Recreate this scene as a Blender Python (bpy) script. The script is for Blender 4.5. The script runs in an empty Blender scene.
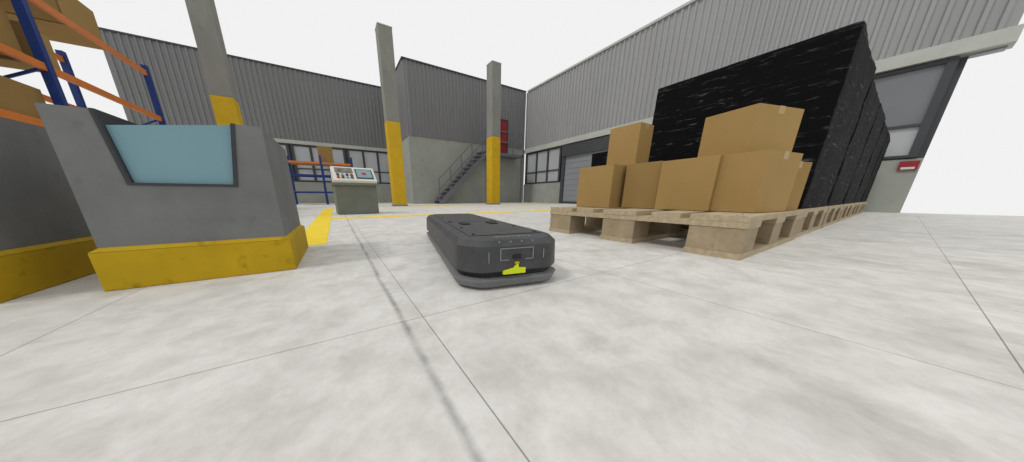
import bpy, math, random
from mathutils import Vector, Matrix, noise
random.seed(4)
D=bpy.data; S=bpy.context.scene
try: S.view_settings.view_transform='Standard'
except: pass

# ---------------------------------------------------------------- materials
def srgb(c): return tuple(((x/255)/12.92 if x/255<=.04045 else ((x/255+.055)/1.055)**2.4) for x in c)
def mat(name,c,var=.12,scale=6,rough=.7,bump=.0,bscale=60,metal=0,stretch=(1,1,1),spec=.3,spots=0):
    m=D.materials.new(name); m.use_nodes=True; n=m.node_tree.nodes; l=m.node_tree.links
    b=n['Principled BSDF']; b.inputs['Roughness'].default_value=rough; b.inputs['Metallic'].default_value=metal
    b.inputs['Specular IOR Level'].default_value=spec
    c=srgb(c)
    tc=n.new('ShaderNodeTexCoord'); mp=n.new('ShaderNodeMapping'); mp.inputs['Scale'].default_value=stretch
    l.new(tc.outputs['Object'],mp.inputs['Vector'])
    nz=n.new('ShaderNodeTexNoise'); nz.inputs['Scale'].default_value=scale; nz.inputs['Detail'].default_value=8; nz.inputs['Roughness'].default_value=.65
    l.new(mp.outputs['Vector'],nz.inputs['Vector'])
    r=n.new('ShaderNodeValToRGB'); r.color_ramp.elements[0].position=.3; r.color_ramp.elements[1].position=.7
    r.color_ramp.elements[0].color=tuple(x*(1-var) for x in c)+(1,); r.color_ramp.elements[1].color=tuple(min(1,x*(1+var)) for x in c)+(1,)
    l.new(nz.outputs['Fac'],r.inputs['Fac']); out=r.outputs['Color']
    if spots:
        n2=n.new('ShaderNodeTexNoise'); n2.inputs['Scale'].default_value=scale*5; n2.inputs['Detail'].default_value=6
        l.new(mp.outputs['Vector'],n2.inputs['Vector'])
        r2=n.new('ShaderNodeValToRGB'); r2.color_ramp.elements[0].position=.60; r2.color_ramp.elements[1].position=.72
        r2.color_ramp.elements[0].color=(1,1,1,1); r2.color_ramp.elements[1].color=(1-spots,)*3+(1,)
        l.new(n2.outputs['Fac'],r2.inputs['Fac'])
        mx=n.new('ShaderNodeMixRGB'); mx.blend_type='MULTIPLY'; mx.inputs[0].default_value=1
        l.new(out,mx.inputs[1]); l.new(r2.outputs['Color'],mx.inputs[2]); out=mx.outputs[0]
    l.new(out,b.inputs['Base Color'])
    if bump:
        n3=n.new('ShaderNodeTexNoise'); n3.inputs['Scale'].default_value=bscale; n3.inputs['Detail'].default_value=6
        l.new(mp.outputs['Vector'],n3.inputs['Vector'])
        bp=n.new('ShaderNodeBump'); bp.inputs['Strength'].default_value=bump; bp.inputs['Distance'].default_value=.01
        l.new(n3.outputs['Fac'],bp.inputs['Height']); l.new(bp.outputs['Normal'],b.inputs['Normal'])
    return m

M_conc =mat('concrete_grey',(115,116,116),.16,5,.8,.15,50,spots=.12)
M_concL=mat('concrete_light',(152,155,147),.12,1.2,.85,.1,20,spots=.12)
M_col  =mat('concrete_column',(132,132,126),.14,2,.85,.1,20,stretch=(1,1,.4),spots=.15)
M_yel  =mat('yellow_paint',(200,162,26),.10,4,.6,.1,30,spots=.2)
M_yelW =mat('yellow_paint_worn',(182,150,28),.12,5,.7,.15,30,spots=.3,spec=.15)
M_yelF =mat('yellow_floor_paint',(236,206,40),.06,8,.6,spots=.15)
M_rim  =mat('dark_rim',(58,61,64),.1,10,.6)
M_panel=mat('blue_grey_panel',(116,153,163),.04,3,.3,spec=.35)
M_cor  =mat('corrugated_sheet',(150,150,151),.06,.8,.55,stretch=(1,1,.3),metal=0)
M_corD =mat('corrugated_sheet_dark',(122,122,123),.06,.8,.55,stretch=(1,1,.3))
M_beam =mat('grey_beam',(176,178,170),.08,2,.7,spots=.1)
M_trim =mat('dark_trim',(66,68,70),.1,3,.6)
M_fr   =mat('window_frame_dark',(66,68,72),.08,3,.5)
M_pane =mat('window_pane',(172,175,177),.08,.8,.15,spec=.6)
M_paneD=mat('window_pane_dark',(116,118,122),.1,.8,.3,spec=.4)
M_shut =mat('roller_shutter',(134,137,142),.06,1,.5)
M_blue =mat('rack_blue',(24,56,128),.1,6,.5)
M_orng =mat('rack_orange',(204,118,50),.1,6,.5)
M_wood =mat('pallet_wood',(174,158,130),.22,5,.85,.3,40,stretch=(1,8,8),spots=.2)
M_woodY=mat('pallet_wood_block',(154,138,112),.18,8,.85,.3,40,spots=.25)
M_card =mat('cardboard',(160,132,84),.06,3,.85,.05,60,spots=.05,spec=.1)
M_cardD=mat('cardboard_brown',(148,121,76),.07,3,.85,.05,60,spec=.1)
M_tape =mat('packing_tape',(168,141,93),.04,10,.45)
M_agv  =mat('robot_shell',(66,67,68),.25,16,.5,.1,80,spots=.2)
M_agvD =mat('robot_dark',(30,31,33),.2,20,.5)
M_agvL =mat('robot_bumper',(108,109,110),.15,12,.55)
M_edge =mat('robot_trim_line',(128,130,129),.05,10,.5)
M_lime =mat('lime_marking',(205,215,30),.05,10,.5)
M_wht  =mat('console_white',(208,207,198),.05,6,.5)
M_scr  =mat('screen_grey',(120,150,160),.1,20,.2)
M_redl =mat('red_button',(170,40,40),.05,10,.5)
M_red  =mat('red_door_paint',(150,44,52),.12,3,.55)
M_stl  =mat('stair_steel',(108,110,116),.08,4,.5)
M_cons =mat('console_base',(112,116,106),.12,5,.8,spots=.1)

def wrap_mat():
    m=D.materials.new('black_stretch_wrap'); m.use_nodes=True; n=m.node_tree.nodes; l=m.node_tree.links
    b=n['Principled BSDF']; b.inputs['Roughness'].default_value=.6; b.inputs['Specular IOR Level'].default_value=.015
    tc=n.new('ShaderNodeTexCoord'); mp=n.new('ShaderNodeMapping'); mp.inputs['Scale'].default_value=(1.2,1.2,9); mp.inputs['Rotation'].default_value=(.16,.10,0)
    l.new(tc.outputs['Object'],mp.inputs['Vector'])
    nz=n.new('ShaderNodeTexNoise'); nz.inputs['Scale'].default_value=4; nz.inputs['Detail'].default_value=12; nz.inputs['Roughness'].default_value=.75; nz.inputs['Distortion'].default_value=.9
    l.new(mp.outputs['Vector'],nz.inputs['Vector'])
    r=n.new('ShaderNodeValToRGB'); e=r.color_ramp.elements
    e[0].position=.56; e[0].color=(.007,.007,.0075,1); e[1].position=.80; e[1].color=(.20,.20,.205,1)  # pale streaks are wrinkle highlights painted into the black base colour
    l.new(nz.outputs['Fac'],r.inputs['Fac']); l.new(r.outputs['Color'],b.inputs['Base Color'])
    bp=n.new('ShaderNodeBump'); bp.inputs['Strength'].default_value=.3; bp.inputs['Distance'].default_value=.01
    l.new(nz.outputs['Fac'],bp.inputs['Height']); l.new(bp.outputs['Normal'],b.inputs['Normal'])
    return m
M_wrap=wrap_mat()

def floor_mat():
    m=D.materials.new('concrete_slab_floor'); m.use_nodes=True; n=m.node_tree.nodes; l=m.node_tree.links
    b=n['Principled BSDF']; b.inputs['Roughness'].default_value=.65; b.inputs['Specular IOR Level'].default_value=.15
    tc=n.new('ShaderNodeTexCoord'); P=tc.outputs['Object']
    def noise_(sc,det=8,ro=.6,st=None,dist=0):
        x=n.new('ShaderNodeTexNoise'); x.inputs['Scale'].default_value=sc; x.inputs['Detail'].default_value=det; x.inputs['Roughness'].default_value=ro; x.inputs['Distortion'].default_value=dist
        if st:
            mp=n.new('ShaderNodeMapping'); mp.inputs['Scale'].default_value=st; l.new(P,mp.inputs['Vector']); l.new(mp.outputs['Vector'],x.inputs['Vector'])
        else: l.new(P,x.inputs['Vector'])
        return x.outputs['Fac']
    def ramp(f,p0,c0,p1,c1):
        r=n.new('ShaderNodeValToRGB'); e=r.color_ramp.elements; e[0].position=p0; e[0].color=c0+(1,); e[1].position=p1; e[1].color=c1+(1,)
        l.new(f,r.inputs['Fac']); return r.outputs['Color']
    def mul(a,c,f=1):
        x=n.new('ShaderNodeMixRGB'); x.blend_type='MULTIPLY'; x.inputs[0].default_value=f; l.new(a,x.inputs[1]); l.new(c,x.inputs[2]); return x.outputs[0]
    col=ramp(noise_(4.5,4,.5),.3,srgb((207,205,200)),.7,srgb((223,221,216)))
    col=mul(col,ramp(noise_(12,5,.6,dist=.3),.34,(.84,.835,.825),.60,(1.0,1.0,1.0)))
    col=mul(col,ramp(noise_(60,5,.7),.35,(.93,.93,.93),.6,(1,1,1)))
    col=mul(col,ramp(noise_(.5,4,.6),.3,(.93,.93,.93),.65,(1,1,1)))
    col=mul(col,ramp(noise_(2.6,6,.62,dist=.5),.56,(1,1,1),.74,(.78,.77,.75)))
    sx=n.new('ShaderNodeSeparateXYZ'); l.new(P,sx.inputs[0])
    def math_(op,a,bv=None,c=None):
        x=n.new('ShaderNodeMath'); x.operation=op
        for i,v in enumerate((a,bv,c)):
            if v is None: continue
            if isinstance(v,(int,float)): x.inputs[i].default_value=v
            else: l.new(v,x.inputs[i])
        return x.outputs[0]
    lines=None
    for ax,off in (('X',.153),('Y',.576)):
        d=math_('SUBTRACT',sx.outputs[ax],off); d=math_('DIVIDE',d,.756); d=math_('ADD',d,.5)
        d=math_('FRACT',math_('ADD',d,100)); d=math_('ABSOLUTE',math_('SUBTRACT',d,.5)); d=math_('MULTIPLY',d,.756)
        lines=d if lines is None else math_('MINIMUM',lines,d)
    seam=math_('LESS_THAN',lines,.0012)
    wob=math_('MULTIPLY',math_('SUBTRACT',noise_(3,5,.6),.5),.03)
    cr=math_('ABSOLUTE',math_('SUBTRACT',math_('ADD',sx.outputs['X'],wob),.103))
    crm=n.new('ShaderNodeMapRange'); crm.inputs[1].default_value=.001; crm.inputs[2].default_value=.011; crm.inputs[3].default_value=.5; crm.inputs[4].default_value=0
    l.new(cr,crm.inputs[0])
    brk=n.new('ShaderNodeMapRange'); brk.inputs[1].default_value=.32; brk.inputs[2].default_value=.6
    l.new(noise_(8,5,.65),brk.inputs[0])
    crk=math_('MULTIPLY',crm.outputs[0],math_('ADD',math_('MULTIPLY',brk.outputs[0],.7),.3))
    dark=math_('SUBTRACT',1,math_('MINIMUM',math_('ADD',math_('MULTIPLY',seam,.55),crk),.75))
    cb=n.new('ShaderNodeCombineXYZ'); [l.new(dark,cb.inputs[i]) for i in range(3)]
    col=mul(col,cb.outputs[0])
    l.new(col,b.inputs['Base Color'])
    bp=n.new('ShaderNodeBump'); bp.inputs['Strength'].default_value=.15; bp.inputs['Distance'].default_value=.004
    l.new(noise_(70,6,.6),bp.inputs['Height']); l.new(bp.outputs['Normal'],b.inputs['Normal'])
    return m
M_floor=floor_mat()

# ---------------------------------------------------------------- builder
class B:
    def __init__(s): s.v=[]; s.f=[]; s.m=[]; s.mats=[]
    def mi(s,m):
        if m not in s.mats: s.mats.append(m)
        return s.mats.index(m)
    def add(s,vs,fs,m,T=None):
        o=len(s.v); s.v+= [tuple(T@Vector(p)) if T else tuple(p) for p in vs]
        s.f+=[tuple(o+i for i in f) for f in fs]; s.m+=[s.mi(m)]*len(fs)
    def box(s,x0,x1,y0,y1,z0,z1,m,T=None):
        s.add([(x0,y0,z0),(x1,y0,z0),(x1,y1,z0),(x0,y1,z0),(x0,y0,z1),(x1,y0,z1),(x1,y1,z1),(x0,y1,z1)],
              [(0,3,2,1),(4,5,6,7),(0,1,5,4),(1,2,6,5),(2,3,7,6),(3,0,4,7)],m,T)
    def loft(s,rings,m,T=None,mcap=None):
        n=len(rings[0]); vs=[p for r in rings for p in r]; fs=[]
        for k in range(len(rings)-1):
            for i in range(n):
                j=(i+1)%n; fs.append((k*n+i,k*n+j,(k+1)*n+j,(k+1)*n+i))
        s.add(vs,fs,m,T)
        s.add(rings[-1],[tuple(range(n))],mcap or m,T); s.add(rings[0],[tuple(reversed(range(n)))],m,T)
    def bar(s,p,q,w,m):
        p=Vector(p);q=Vector(q);d=(q-p); L=d.length; z=d.normalized()
        x=z.cross(Vector((0,0,1))); 
        if x.length<.01: x=Vector((1,0,0))
        x.normalize(); y=z.cross(x)
        R=Matrix((x,y,z)).transposed().to_4x4(); T=Matrix.Translation(p)@R
        s.box(-w/2,w/2,-w/2,w/2,0,L,m,T)
    def done(s,name,loc=(0,0,0),rz=0,bevel=0,seg=2,parent=None,smooth=False):
        me=D.meshes.new(name); me.from_pydata(s.v,[],s.f)
        for m in s.mats: me.materials.append(m)
        for p,i in zip(me.polygons,s.m): p.material_index=i; p.use_smooth=smooth
        me.update(); o=D.objects.new(name,me); S.collection.objects.link(o)
        o.location=loc; o.rotation_euler=(0,0,rz)
        if bevel:
            b=o.modifiers.new('bevel','BEVEL'); b.width=bevel; b.segments=seg; b.limit_method='ANGLE'; b.angle_limit=math.radians(30)
        if parent: o.parent=parent
        return o

# ---------------------------------------------------------------- floor
b=B(); b.box(-14,9.6,-6,15.1,-.2,0,M_floor); b.done('floor')
def mark(name,x0,x1,y0,y1):
    b=B(); b.box(x0,x1,y0,y1,.0003,.0022,M_yelF); b.done(name)
mark('floor_marking_stripe',-.28,-.09,1.9,8.0)
mark('floor_marking_stripe',-.09,5.6,4.06,4.36)
mark('floor_marking_stripe',-.09,8.6,7.65,8.0)

# ---------------------------------------------------------------- building
HT=5.6; HB=2.73
def corr(b,axis,c,s0,s1,z0,z1,nrm,m,pitch=.17,dep=.04):
    pts=[]; s=s0
    while s<s1-.001:
        for ds,d in ((0,0),(.5,0),(.62,1),(.88,1)):
            q=s+ds*pitch
            if q<s1: pts.append((q,c+nrm*d*dep))
        s+=pitch
    pts.append((s1,c))
    vs=[];fs=[]
    for (q,o) in pts:
        for z in (z0,z1): vs.append((q,o,z) if axis=='x' else (o,q,z))
    for i in range(len(pts)-1): fs.append((2*i,2*i+2,2*i+3,2*i+1))
    b.add(vs,fs,m)
XR=9.45
b=B()
b.box(XR,XR+.25,-.02,11.55,0,1.0,M_concL)
b.box(XR+.06,XR+.25,-.02,11.55,1.0,2.6,M_trim)
b.box(XR+.06,XR+.25,-.3,11.55,2.6,HT,M_cor)
corr(b,'y',XR,-.3,11.55,HB+.12,HT,-1,M_cor)
b.done('wall_right')
b=B(); b.box(XR-.10,XR+.3,-.35,11.45,HB-.1,HB+.12,M_beam); b.box(XR-.07,XR+.3,-.32,11.45,HT,HT+.07,M_beam); b.done('trim_1')
YL=14.9
b=B()
b.box(-5.94,3.1,YL,YL+.25,0,1.0,M_concL)
b.box(-5.94,3.1,YL+.06,YL+.25,1.0,2.6,M_trim)
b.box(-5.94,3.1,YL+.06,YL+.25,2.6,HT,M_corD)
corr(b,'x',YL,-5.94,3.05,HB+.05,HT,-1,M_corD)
b.done('wall_back')
b=B(); b.box(-5.96,3.04,YL-.08,YL+.02,HB-.1,HB+.05,M_beam); b.box(-5.97,3.04,YL-.06,YL+.27,HT,HT+.05,M_trim); b.done('trim_2')
YB=11.55; XB=3.05
b=B()
b.box(XB,XR-.02,YB,YL+.2,0,HB+.1,M_concL)
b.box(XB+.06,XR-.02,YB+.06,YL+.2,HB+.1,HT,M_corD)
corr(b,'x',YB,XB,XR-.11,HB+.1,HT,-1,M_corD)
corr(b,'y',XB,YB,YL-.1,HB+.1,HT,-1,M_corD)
b.done('wall_office_block')
b=B(); b.box(XB-.06,XR-.1,YB-.06,YL+.2,HT,HT+.05,M_trim); b.done('trim_3')
def window(name,axis,c,s0,s1,z0,z1,nx,nrm=-1,dark=()):
    b=B()
    def bx(a0,a1,d0,d1,za,zb,m):
        o0,o1=sorted((c+nrm*d0,c+nrm*d1))
        if axis=='x': b.box(a0,a1,o0,o1,za,zb,m)
        else: b.box(o0,o1,a0,a1,za,zb,m)
    w=(s1-s0)/nx; fr=.05
    zm=z0+(z1-z0)*.36
    for i in range(nx):
        bx(s0+i*w+fr,s0+(i+1)*w-fr,-.02,-.05,z0+fr,zm-fr/2,M_pane)
        bx(s0+i*w+fr,s0+(i+1)*w-fr,-.02,-.05,zm+fr/2,z1-fr,M_paneD if i in dark else M_pane)
    for i in range(nx+1):
        a=s0+i*w; bx(a-fr,a+fr,-.055,.03,z0,z1,M_fr)
    for z in (z0+fr/2,zm,z1-fr/2): bx(s0,s1,-.052,.025,z-fr/2,z+fr/2,M_fr)
    b.done(name)
window('window_1','y',XR,.1,4.2,1.02,2.6,4,dark=(0,1,2,3))
window('window_2','y',XR,8.9,11.35,1.02,2.6,3)
for i in range(4): window('window_%d'%(i+3),'x',YL,-5.8+i*2.22,-5.8+i*2.22+2.05,1.02,2.6,3)
b=B()
y0,y1,z1=4.7,8.5,2.55
b.box(XR-.12,XR-.002,y0-.18,y0,0,z1,M_trim); b.box(XR-.12,XR-.002,y1,y1+.18,0,z1,M_trim); b.box(XR-.16,XR-.002,y0-.18,y1+.18,z1-.45,z1,M_trim)
for k in range(18): b.box(XR-.05-.012*(k%2),XR-.002,y0,y1,.01+k*.12,.01+(k+1)*.12,M_shut)
b.box(XR-.08,XR-.002,y0,y1,0,.1,M_trim)
b.done('door_1')
b=B(); b.box(XR-.04,XR-.005,.0,.2,.80,.96,M_red); b.box(XR-.045,XR-.03,.03,.17,.81,.85,M_wht); b.done('warning_sign')
b=B()
b.box(7.35,8.15,YB-.09,YB-.055,2.42,4.1,M_red)
for z in (2.42,2.95,3.5,4.06): b.box(7.32,8.18,YB-.12,YB-.05,z,z+.05,M_trim)
for x in (7.3,7.75,8.13): b.box(x,x+.05,YB-.12,YB-.05,2.42,4.1,M_trim)
b.done('red_steel_door')
b=B(); n=13; xs,xe=4.0,6.4; zt=2.4; ya,yb=10.75,11.4
for k in range(n):
    x=xs+(xe-xs)*k/n; z=zt*(k+1)/n
    b.box(x,x+.22,ya,yb,z-.04,z,M_stl)
for y in (ya-.02,yb):
    b.add([(xs,y,0),(xs+.2,y,0),(xe+.05,y,zt-.2),(xe+.05,y,zt),(xs,y,.12),(xs,y+.03,0),(xs+.2,y+.03,0),(xe+.05,y+.03,zt-.2),(xe+.05,y+.03,zt),(xs,y+.03,.12)],
          [(0,1,2,3,4),(9,8,7,6,5),(0,5,6,1),(1,6,7,2),(2,7,8,3),(3,8,9,4),(4,9,5,0)],M_stl)
b.box(xe,8.7,ya,YB-.01,zt-.12,zt,M_stl)
for x in (xe+.05,8.6): b.box(x,x+.08,ya,ya+.08,0,zt,M_stl)
for hh in (.5,.95):
    b.bar((xs,ya,hh+.1),(xe,ya,zt+hh),.035,M_stl); b.bar((xe,ya,zt+hh),(8.7,ya,zt+hh),.035,M_stl)
for k in range(0,n,3):
    x=xs+(xe-xs)*k/n; z=zt*k/n; b.bar((x+.02,ya,z),(x+.02,ya,z+1.05),.035,M_stl)
for x in (6.4,7.2,8.0,8.68): b.bar((x,ya,zt),(x,ya,zt+.95),.035,M_stl)
b.done('staircase')

# ---------------------------------------------------------------- columns
for x in (-1.95,1.89,5.73):
    b=B(); w=.2
    b.box(-w,w,-w,w,2.58,5.03,M_col)
    b.box(-w-.004,w+.004,-w-.004,w+.004,.0,2.58,M_yel)
    b.box(-w-.03,w+.03,-w-.03,w+.03,0,.06,M_col)
    b.box(-w-.01,w+.01,-w-.01,w+.01,5.03,5.06,M_beam)
    b.done('concrete_column',(x,9,0),bevel=.012)

# ---------------------------------------------------------------- pedestals
def barrier(x):
    e=D.objects.new('concrete_pedestal',None); S.collection.objects.link(e); e.location=(x,1.3,0)
    W=.475; Dp=.54; H=.552
    b=B()
    nl0,nl1,nr0,nr1=.118,.098,.362,.395
    zb=.345
    prof=[(0,.13),(W,.13),(W,H),(nr1,H),(nr0,zb),(nl0,zb),(nl1,H),(0,H)]
    f=[(p[0],0,p[1]) for p in prof]; k=[(p[0],.05,p[1]) for p in prof]
    b.add(f+k,[(0,1,4,5),(1,2,3,4),(0,5,6,7)]+[(i,i+8,(i+1)%8+8,(i+1)%8) for i in range(8)],M_conc)
    b.box(0,W,.05,Dp,.13,.34,M_conc); b.box(0,nl1,.05,Dp,.34,H,M_conc); b.box(nr1,W,.05,Dp,.34,H,M_conc); b.box(nl1,nr1,Dp-.05,Dp,.34,H-.03,M_conc)
    b.done('body',parent=e,bevel=0)
    b=B()
    b.box(-.016,W+.016,-.016,Dp+.016,0,.13,M_yelW)
    b.add([(-.016,-.016,.13),(W+.016,-.016,.13),(W+.016,Dp+.016,.13),(-.016,Dp+.016,.13),(0,0,.142),(W,0,.142),(W,Dp,.142),(0,Dp,.142)],
          [(0,1,5,4),(1,2,6,5),(2,3,7,6),(3,0,4,7)],M_yelW)
    b.done('yellow_base',parent=e,bevel=.004)
    b=B(); t=.008
    o=[(nl1-t,H+.001),(nl0-t,zb-t),(nr0+t,zb-t),(nr1+t,H+.001)]
    i_=[(nl1,H+.001),(nl0,zb),(nr0,zb),(nr1,H+.001)]
    for k_ in range(3):
        q=[o[k_],o[k_+1],i_[k_+1],i_[k_]]
        b.loft([[(p[0],.05,p[1]) for p in q],[(p[0],-.004,p[1]) for p in q]],M_rim)
    for (p,q,s_) in ((i_[0],i_[1],1),(i_[2],i_[3],-1)):
        qd=[p,q,(q[0]+s_*.003,q[1]),(p[0]+s_*.003,p[1])]
        b.loft([[(v[0],Dp-.06,v[1]) for v in qd],[(v[0],-.003,v[1]) for v in qd]],M_rim)
    b.done('notch_rim',parent=e)
    b=B()
    b.loft([[(nl0,.022,zb),(nl1+.005,.022,.512),(nr1,.022,.55),(nr0,.022,zb)],[(nl0,.010,zb),(nl1+.005,.010,.512),(nr1,.010,.55),(nr0,.010,zb)]],M_panel)
    b.done('display_panel',parent=e)
barrier(-.675); barrier(-1.37)

# ---------------------------------------------------------------- control console
b=B()
b.box(.0,.66,.02,.48,.0,.5,M_cons)
b.loft([[(-.02,-.03,.5),(.70,-.03,.5),(.70,.5,.5),(-.02,.5,.5)],[(-.02,-.03,.54),(.70,-.03,.54),(.70,.5,.54),(-.02,.5,.54)]],M_cons)
b.add([(0,0,.54),(.68,0,.54),(.68,.42,.54),(0,.42,.54),(0,0,.58),(.68,0,.58),(.68,.28,.82),(0,.28,.82),(0,.42,.82),(.68,.42,.82)],
      [(0,1,5,4),(4,5,6,7),(7,6,9,8),(8,9,2,3),(0,4,7,8,3),(1,2,9,6,5)],M_wht)
sl=math.atan2(.24,.28); T=Matrix.Translation((0,0,.58))@Matrix.Rotation(sl,4,'X')
b.box(.36,.64,.05,.31,0,.012,M_trim,T); b.box(.38,.62,.07,.29,.012,.016,M_scr,T)
b.box(.05,.32,.2,.33,0,.01,M_cons,T)
for i in range(4):
    for j in range(2):
        b.box(.06+i*.07,.10+i*.07,.05+j*.07,.09+j*.07,0,.02,(M_redl,M_trim,M_scr,M_trim)[(i+j)%4],T)
b.box(.10,.14,.24,.28,.01,.02,M_redl,T); b.box(.2,.24,.24,.28,.01,.02,M_scr,T); b.box(.46,.53,.14,.21,.016,.018,M_redl,T)
b.done('control_console',(.02,5.0,0),math.radians(4),bevel=.006)

# ---------------------------------------------------------------- mobile robot
def octo(hx,y0,y1,c,z,inx=0,r=3):
    hx-=inx; y0+=inx; y1-=inx
    P=[(-hx+c,y0),(hx-c,y0),(hx,y0+c),(hx,y1-c),(hx-c,y1),(-hx+c,y1),(-hx,y1-c),(-hx,y0+c)]
    out=[]
    for i in range(8):
        p=Vector(P[i]);a=Vector(P[i-1]);q=Vector(P[(i+1)%8]); rr=min(.03,c*.45)
        A=p+(a-p).normalized()*rr; Q=p+(q-p).normalized()*rr
        for k in range(r+1):
            t=k/r; v=A*(1-t)**2+p*2*t*(1-t)+Q*t*t; out.append((v.x,v.y,z))
    return out
rob=D.objects.new('mobile_robot',None); S.collection.objects.link(rob); rob.location=(.489,.617,0); rob.rotation_euler=(0,0,math.radians(-12.8))
HX=.192; L=1.30; c=.062
b=B()
b.loft([octo(HX,0,L,c,.006,.012),octo(HX,0,L,c,.014,.002),octo(HX,0,L,c,.034,-.004),octo(HX,0,L,c,.042,.012)],M_agvL)
b.done('bumper_skirt',parent=rob)
b=B()
b.loft([octo(HX,0,L,c,.05,.02),octo(HX,0,L,c,.054,.02),octo(HX,0,L,c,.060,.006),octo(HX,0,L,c,.064,.0),octo(HX,0,L,c,.148,.003),octo(HX,0,L,c,.166,.018),octo(HX,0,L,c,.171,.03)],M_agv)
b.done('shell',parent=rob)
b=B()
b.loft([octo(HX,0,L,c,.042,.017),octo(HX,0,L,c,.060,.017)],M_agvD)
z=.171
b.box(-.14,.14,.09,.56,z,z+.003,M_agv); b.box(-.14,.14,.575,1.2,z,z+.003,M_agv)
for x in (-.12,.12):
    for y in (.11,.3,.54,.6,.85,1.17): b.box(x-.006,x+.006,y-.006,y+.006,z+.003,z+.006,M_agvD)
for x in (-.07,.07): b.box(x-.02,x+.02,.42,.5,z+.003,z+.008,M_agvD)
b.done('deck_plates',parent=rob,bevel=.0015)
b=B()
for (x0,x1,z0,z1) in ((-.06,.06,.138,.1405),(-.06,-.057,.102,.14),(.057,.06,.102,.14),(-.06,-.03,.1,.1025),(.03,.06,.1,.1025),(-.1,-.0975,.095,.13),(.0975,.1,.1,.13)):
    b.box(x0,x1,-.001,.006,z0,z1,M_edge)
for x in (-.06,-.02,.02,.06): b.bar((x,.008,.157),(x,.04,.1725),.003,M_edge)
b.box(-.07,.07,.040,.043,.17,.174,M_edge)
b.box(-.014,.014,-.003,.006,.104,.118,M_agvD); b.box(-.008,.006,-.005,0.003,.087,.094,M_yel)
b.done('front_hatch',parent=rob)
b=B()
pl=[(-.05,.0,.054),(.03,.0,.054),(.03,.0,.072),(.006,.0,.074),(.002,.0,.092),(-.012,.0,.074),(-.05,.0,.066)][::-1]
b.loft([[(p[0],.008,p[2]) for p in pl],[(p[0],-.005,p[2]) for p in pl]],M_lime)
b.done('lime_arrow',parent=rob)
b=B()
for y in (.2,.61,1.02):
    for sx in (-1,1):
        T=Matrix.Translation((sx*.12,y,.03))
        ring=[(0,.03*math.cos(a*math.tau/20),.03*math.sin(a*math.tau/20)) for a in range(20)]
        b.loft([[(q[0]-.012,q[1],q[2]) for q in ring],[(q[0]+.012,q[1],q[2]) for q in ring]],M_agvD,T)
b.done('wheels',parent=rob)

# ---------------------------------------------------------------- pallets
PH=.213
def pallet(x,y,w=1.15,d=1.2,rz=0):
    b=B(); bw=.2; bl=.235
    ys=[0,(d-bl)/2,d-bl]; xs=[0,(w-bw)/2,w-bw]
    for yy in ys:
        b.box(.0,w,yy,yy+bl,0,.03,M_wood)
        for xx in xs: b.box(xx+.004,xx+bw-.004,yy+.004,yy+bl-.004,.03,.153,M_woodY)
    for xx in xs: b.box(xx,xx+bw,0,d,.153,.183,M_wood)
    nb=5
    for k in range(nb):
        bb=.15 if k%2 else .235
        yy=(d-bb)*k/(nb-1); b.box(-.004+random.uniform(0,.012),w-random.uniform(0,.01),yy,yy+bb,.183,PH,M_wood)
    for yy in ys:
        for xx in xs:
            for dx in (.05,.14): b.box(xx+dx,xx+dx+.008,yy+.06,yy+.068,PH,PH+.0015,M_agvD)
    return b.done('wooden_pallet',(x,y,0),rz,bevel=.003)
pallet(1.65,.348,1.2,1.28)
PX=[2.93,4.15,5.37,6.59,7.81]
for px in PX: pallet(px,.360,1.16)
for px in (5.5,6.8): pallet(px,3.0,1.13)
def load(x,y,w,d,h,seed):
    N=40; b=B()
    def dis(p,nrm):
        q=Vector(p)+Vector((seed*7,0,0))
        k=noise.noise(Vector((q.x*2.2,q.y*2.2,q.z*5)))*.008+noise.noise(Vector((q.x*7,q.y*7,q.z*30)))*.004
        return tuple(Vector(p)+Vector(nrm)*k)
    per=[]; rr=.012
    def corner(cx,cy,a0):
        return [(cx+rr*math.cos(a0+t*math.pi/6),cy+rr*math.sin(a0+t*math.pi/6),math.cos(a0+t*math.pi/6),math.sin(a0+t*math.pi/6)) for t in range(4)]
    K=26
    per+=corner(rr,rr,math.pi)
    per+=[(rr+(w-2*rr)*i/K,0,0,-1) for i in range(1,K)]
    per+=corner(w-rr,rr,1.5*math.pi)
    per+=[(w,rr+(d-2*rr)*i/K,1,0) for i in range(1,K)]
    per+=corner(w-rr,d-rr,0)
    per+=[(w-rr-(w-2*rr)*i/K,d,0,1) for i in range(1,K)]
    per+=corner(rr,d-rr,.5*math.pi)
    per+=[(0,d-rr-(d-2*rr)*i/K,-1,0) for i in range(1,K)]
    rings=[]
    for j in range(N+1):
        z=h*j/N; rings.append([dis((p[0],p[1],z),(p[2],p[3],0)) for p in per])
    cx,cy=w/2,d/2
    for s_,dz in ((.98,.006),(.7,.01),(.4,.006)):
        rings.append([(cx+(p[0]-cx)*s_,cy+(p[1]-cy)*s_,h+dz+.006*noise.noise(Vector((p[0]*6,p[1]*6,seed+s_*3)))) for p in per])
    b.loft(rings,M_wrap)
    b.done('wrapped_pallet_load',(x,y,PH+.003),smooth=True)
for i,px in enumerate(PX): load(px+.015,.375,1.15,1.165,(1.135,1.08,1.1,1.09,1.1)[i],i+1)
load(5.53,3.03,1.06,1.16,1.1,9); load(6.83,3.03,1.06,1.16,1.12,10)

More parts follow.
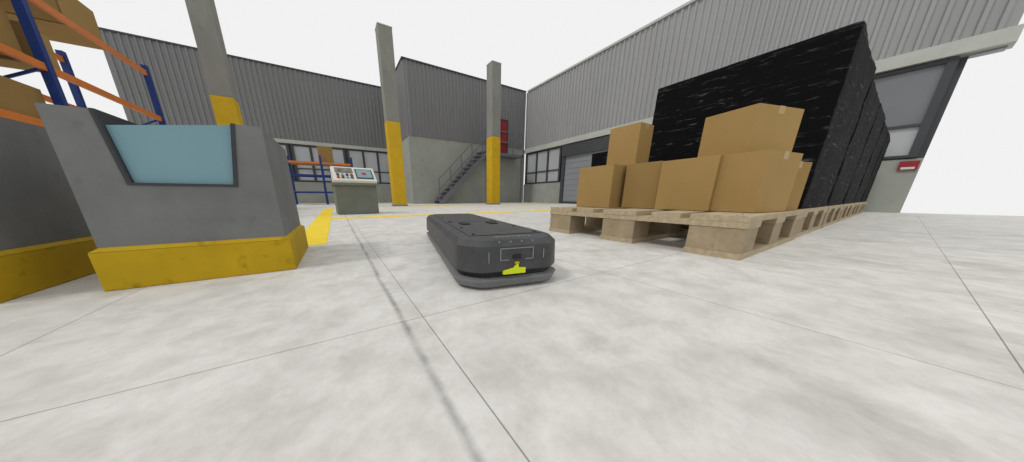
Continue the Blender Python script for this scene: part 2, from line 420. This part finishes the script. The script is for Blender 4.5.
# ---------------------------------------------------------------- cardboard boxes
def carton(x,y,z,w,d,h,rz=0,m=None,tape='x'):
    m=m or M_card; b=B()
    b.box(-w/2,w/2,-d/2,d/2,0,h,m)
    t=.025
    if tape=='x':
        b.box(-w/2-.0008,w/2+.0008,-t,t,h-.04,h+.0012,M_tape)
    else:
        b.box(-t,t,-d/2-.0008,d/2+.0008,h-.04,h+.0012,M_tape)
    b.box(-w/2,w/2,-.001,.001,h,h+.0016,M_rim) if tape=='x' else b.box(-.001,.001,-d/2,d/2,h,h+.0016,M_rim)
    return b.done('cardboard_box',(x,y,z),math.radians(rz),bevel=.004)
z0=PH+.003
carton(2.155,1.405,z0,.46,.33,.335,-1,None,'y')
carton(2.27,1.085,z0,.46,.25,.335,1,M_cardD,'y')
carton(2.225,.765,z0,.46,.32,.325,-3,None,'y')
carton(2.18,.487,z0,.36,.20,.325,-10,None,'y')
carton(2.57,.505,z0,.26,.24,.30,-14,M_cardD,'y')
carton(2.27,1.350,z0+.337,.20,.26,.325,0,None,'y')
carton(2.27,.60,z0+.328,.38,.27,.25,-16,None,'y')

# ---------------------------------------------------------------- racks
def rack(name,x0,x1,ys,levels,H,w=.09,holes=True):
    b=B()
    for y in ys:
        for x in (x0,x1):
            b.box(x-w/2,x+w/2,y-w/2,y+w/2,0,H,M_blue); b.box(x-w,x+w,y-w,y+w,0,.01,M_blue)
            if holes:
                z=.1
                while z<H-.1:
                    for s in (-1,1): b.box(x+s*.022-.008,x+s*.022+.008,y-w/2-.001,y-w/2+.001,z,z+.03,M_rim); b.box(x+w/2-.001 ,x+w/2+.001,y+s*.022-.008,y+s*.022+.008,z,z+.03,M_rim)
                    z+=.09
        z=.3; k=0
        while z+.6<H:
            a,c_=(x0,x1) if k%2 else (x1,x0); b.bar((a,y,z),(c_,y,z+.6),.03,M_blue); z+=.6;k+=1
    for lv in levels:
        for x in (x0,x1):
            for i in range(len(ys)-1): b.box(x-.025,x+.025,ys[i]+w/2,ys[i+1]-w/2,lv-.06,lv+.04,M_orng)
    return b.done(name)
LV=[1.28,2.1,3.03]
rack('pallet_rack',-3.3,-4.4,[1.2,4.0,6.8,9.6],LV,3.18)
for (y,lv,d,h) in ((8.33,2,.86,.62),(7.42,2,.86,.8),(6.1,2,1.0,.55),(5.0,2,.9,.6),(7.08,1,.4,.5),(6.26,1,.9,.55),(5.1,1,.9,.62),(6.26,0,.96,.46),(5.0,0,1.0,.45),(3.4,0,.9,.4),(3.3,1,.9,.5),(2.3,1,.9,.5)):
    carton(-3.97,y,LV[lv]+.042,1.04 if lv==2 else 1.14,d,h,0,random.choice((M_card,M_cardD)),'y')
b=B()
for y in (12.4,13.2):
    for x in (-1.4,-.3,.8): b.box(x-.035,x+.035,y-.035,y+.035,0,1.9,M_blue)
    for z in (.5,1.15,1.62): b.box(-1.4,.8,y-.02,y+.02,z-.04,z+.02,M_orng if z>1.5 else M_blue)
for z in (.5,1.62): b.box(-1.4,.8,12.42,13.18,z+.0,z+.03,M_wood)
b.done('storage_shelf')
carton(-.1,12.8,1.653,.5,.5,.62,3,M_cardD)

# ---------------------------------------------------------------- light & camera
w=D.worlds.new('world'); S.world=w; w.use_nodes=True
bg=w.node_tree.nodes['Background']; bg.inputs[0].default_value=(.88,.885,.88,1); bg.inputs[1].default_value=1
sl=D.lights.new('sun','SUN'); sl.energy=1.1; sl.angle=math.radians(10); sl.color=(1,.985,.96)
so=D.objects.new('sun',sl); S.collection.objects.link(so)
so.rotation_euler=Vector((.62,.0,-.8)).to_track_quat('-Z','Y').to_euler(); so.location=(0,0,10)

cd=D.cameras.new('camera'); cam=D.objects.new('camera',cd); S.collection.objects.link(cam)
cd.sensor_width=36; cd.lens=36*243/1024; cd.shift_x=25/1024; cd.shift_y=33/1024; cd.clip_start=.01; cd.clip_end=200
cam.location=(0,0,.3); cam.rotation_euler=(math.radians(90-15.4),0,math.radians(-31.1))
S.camera=cam
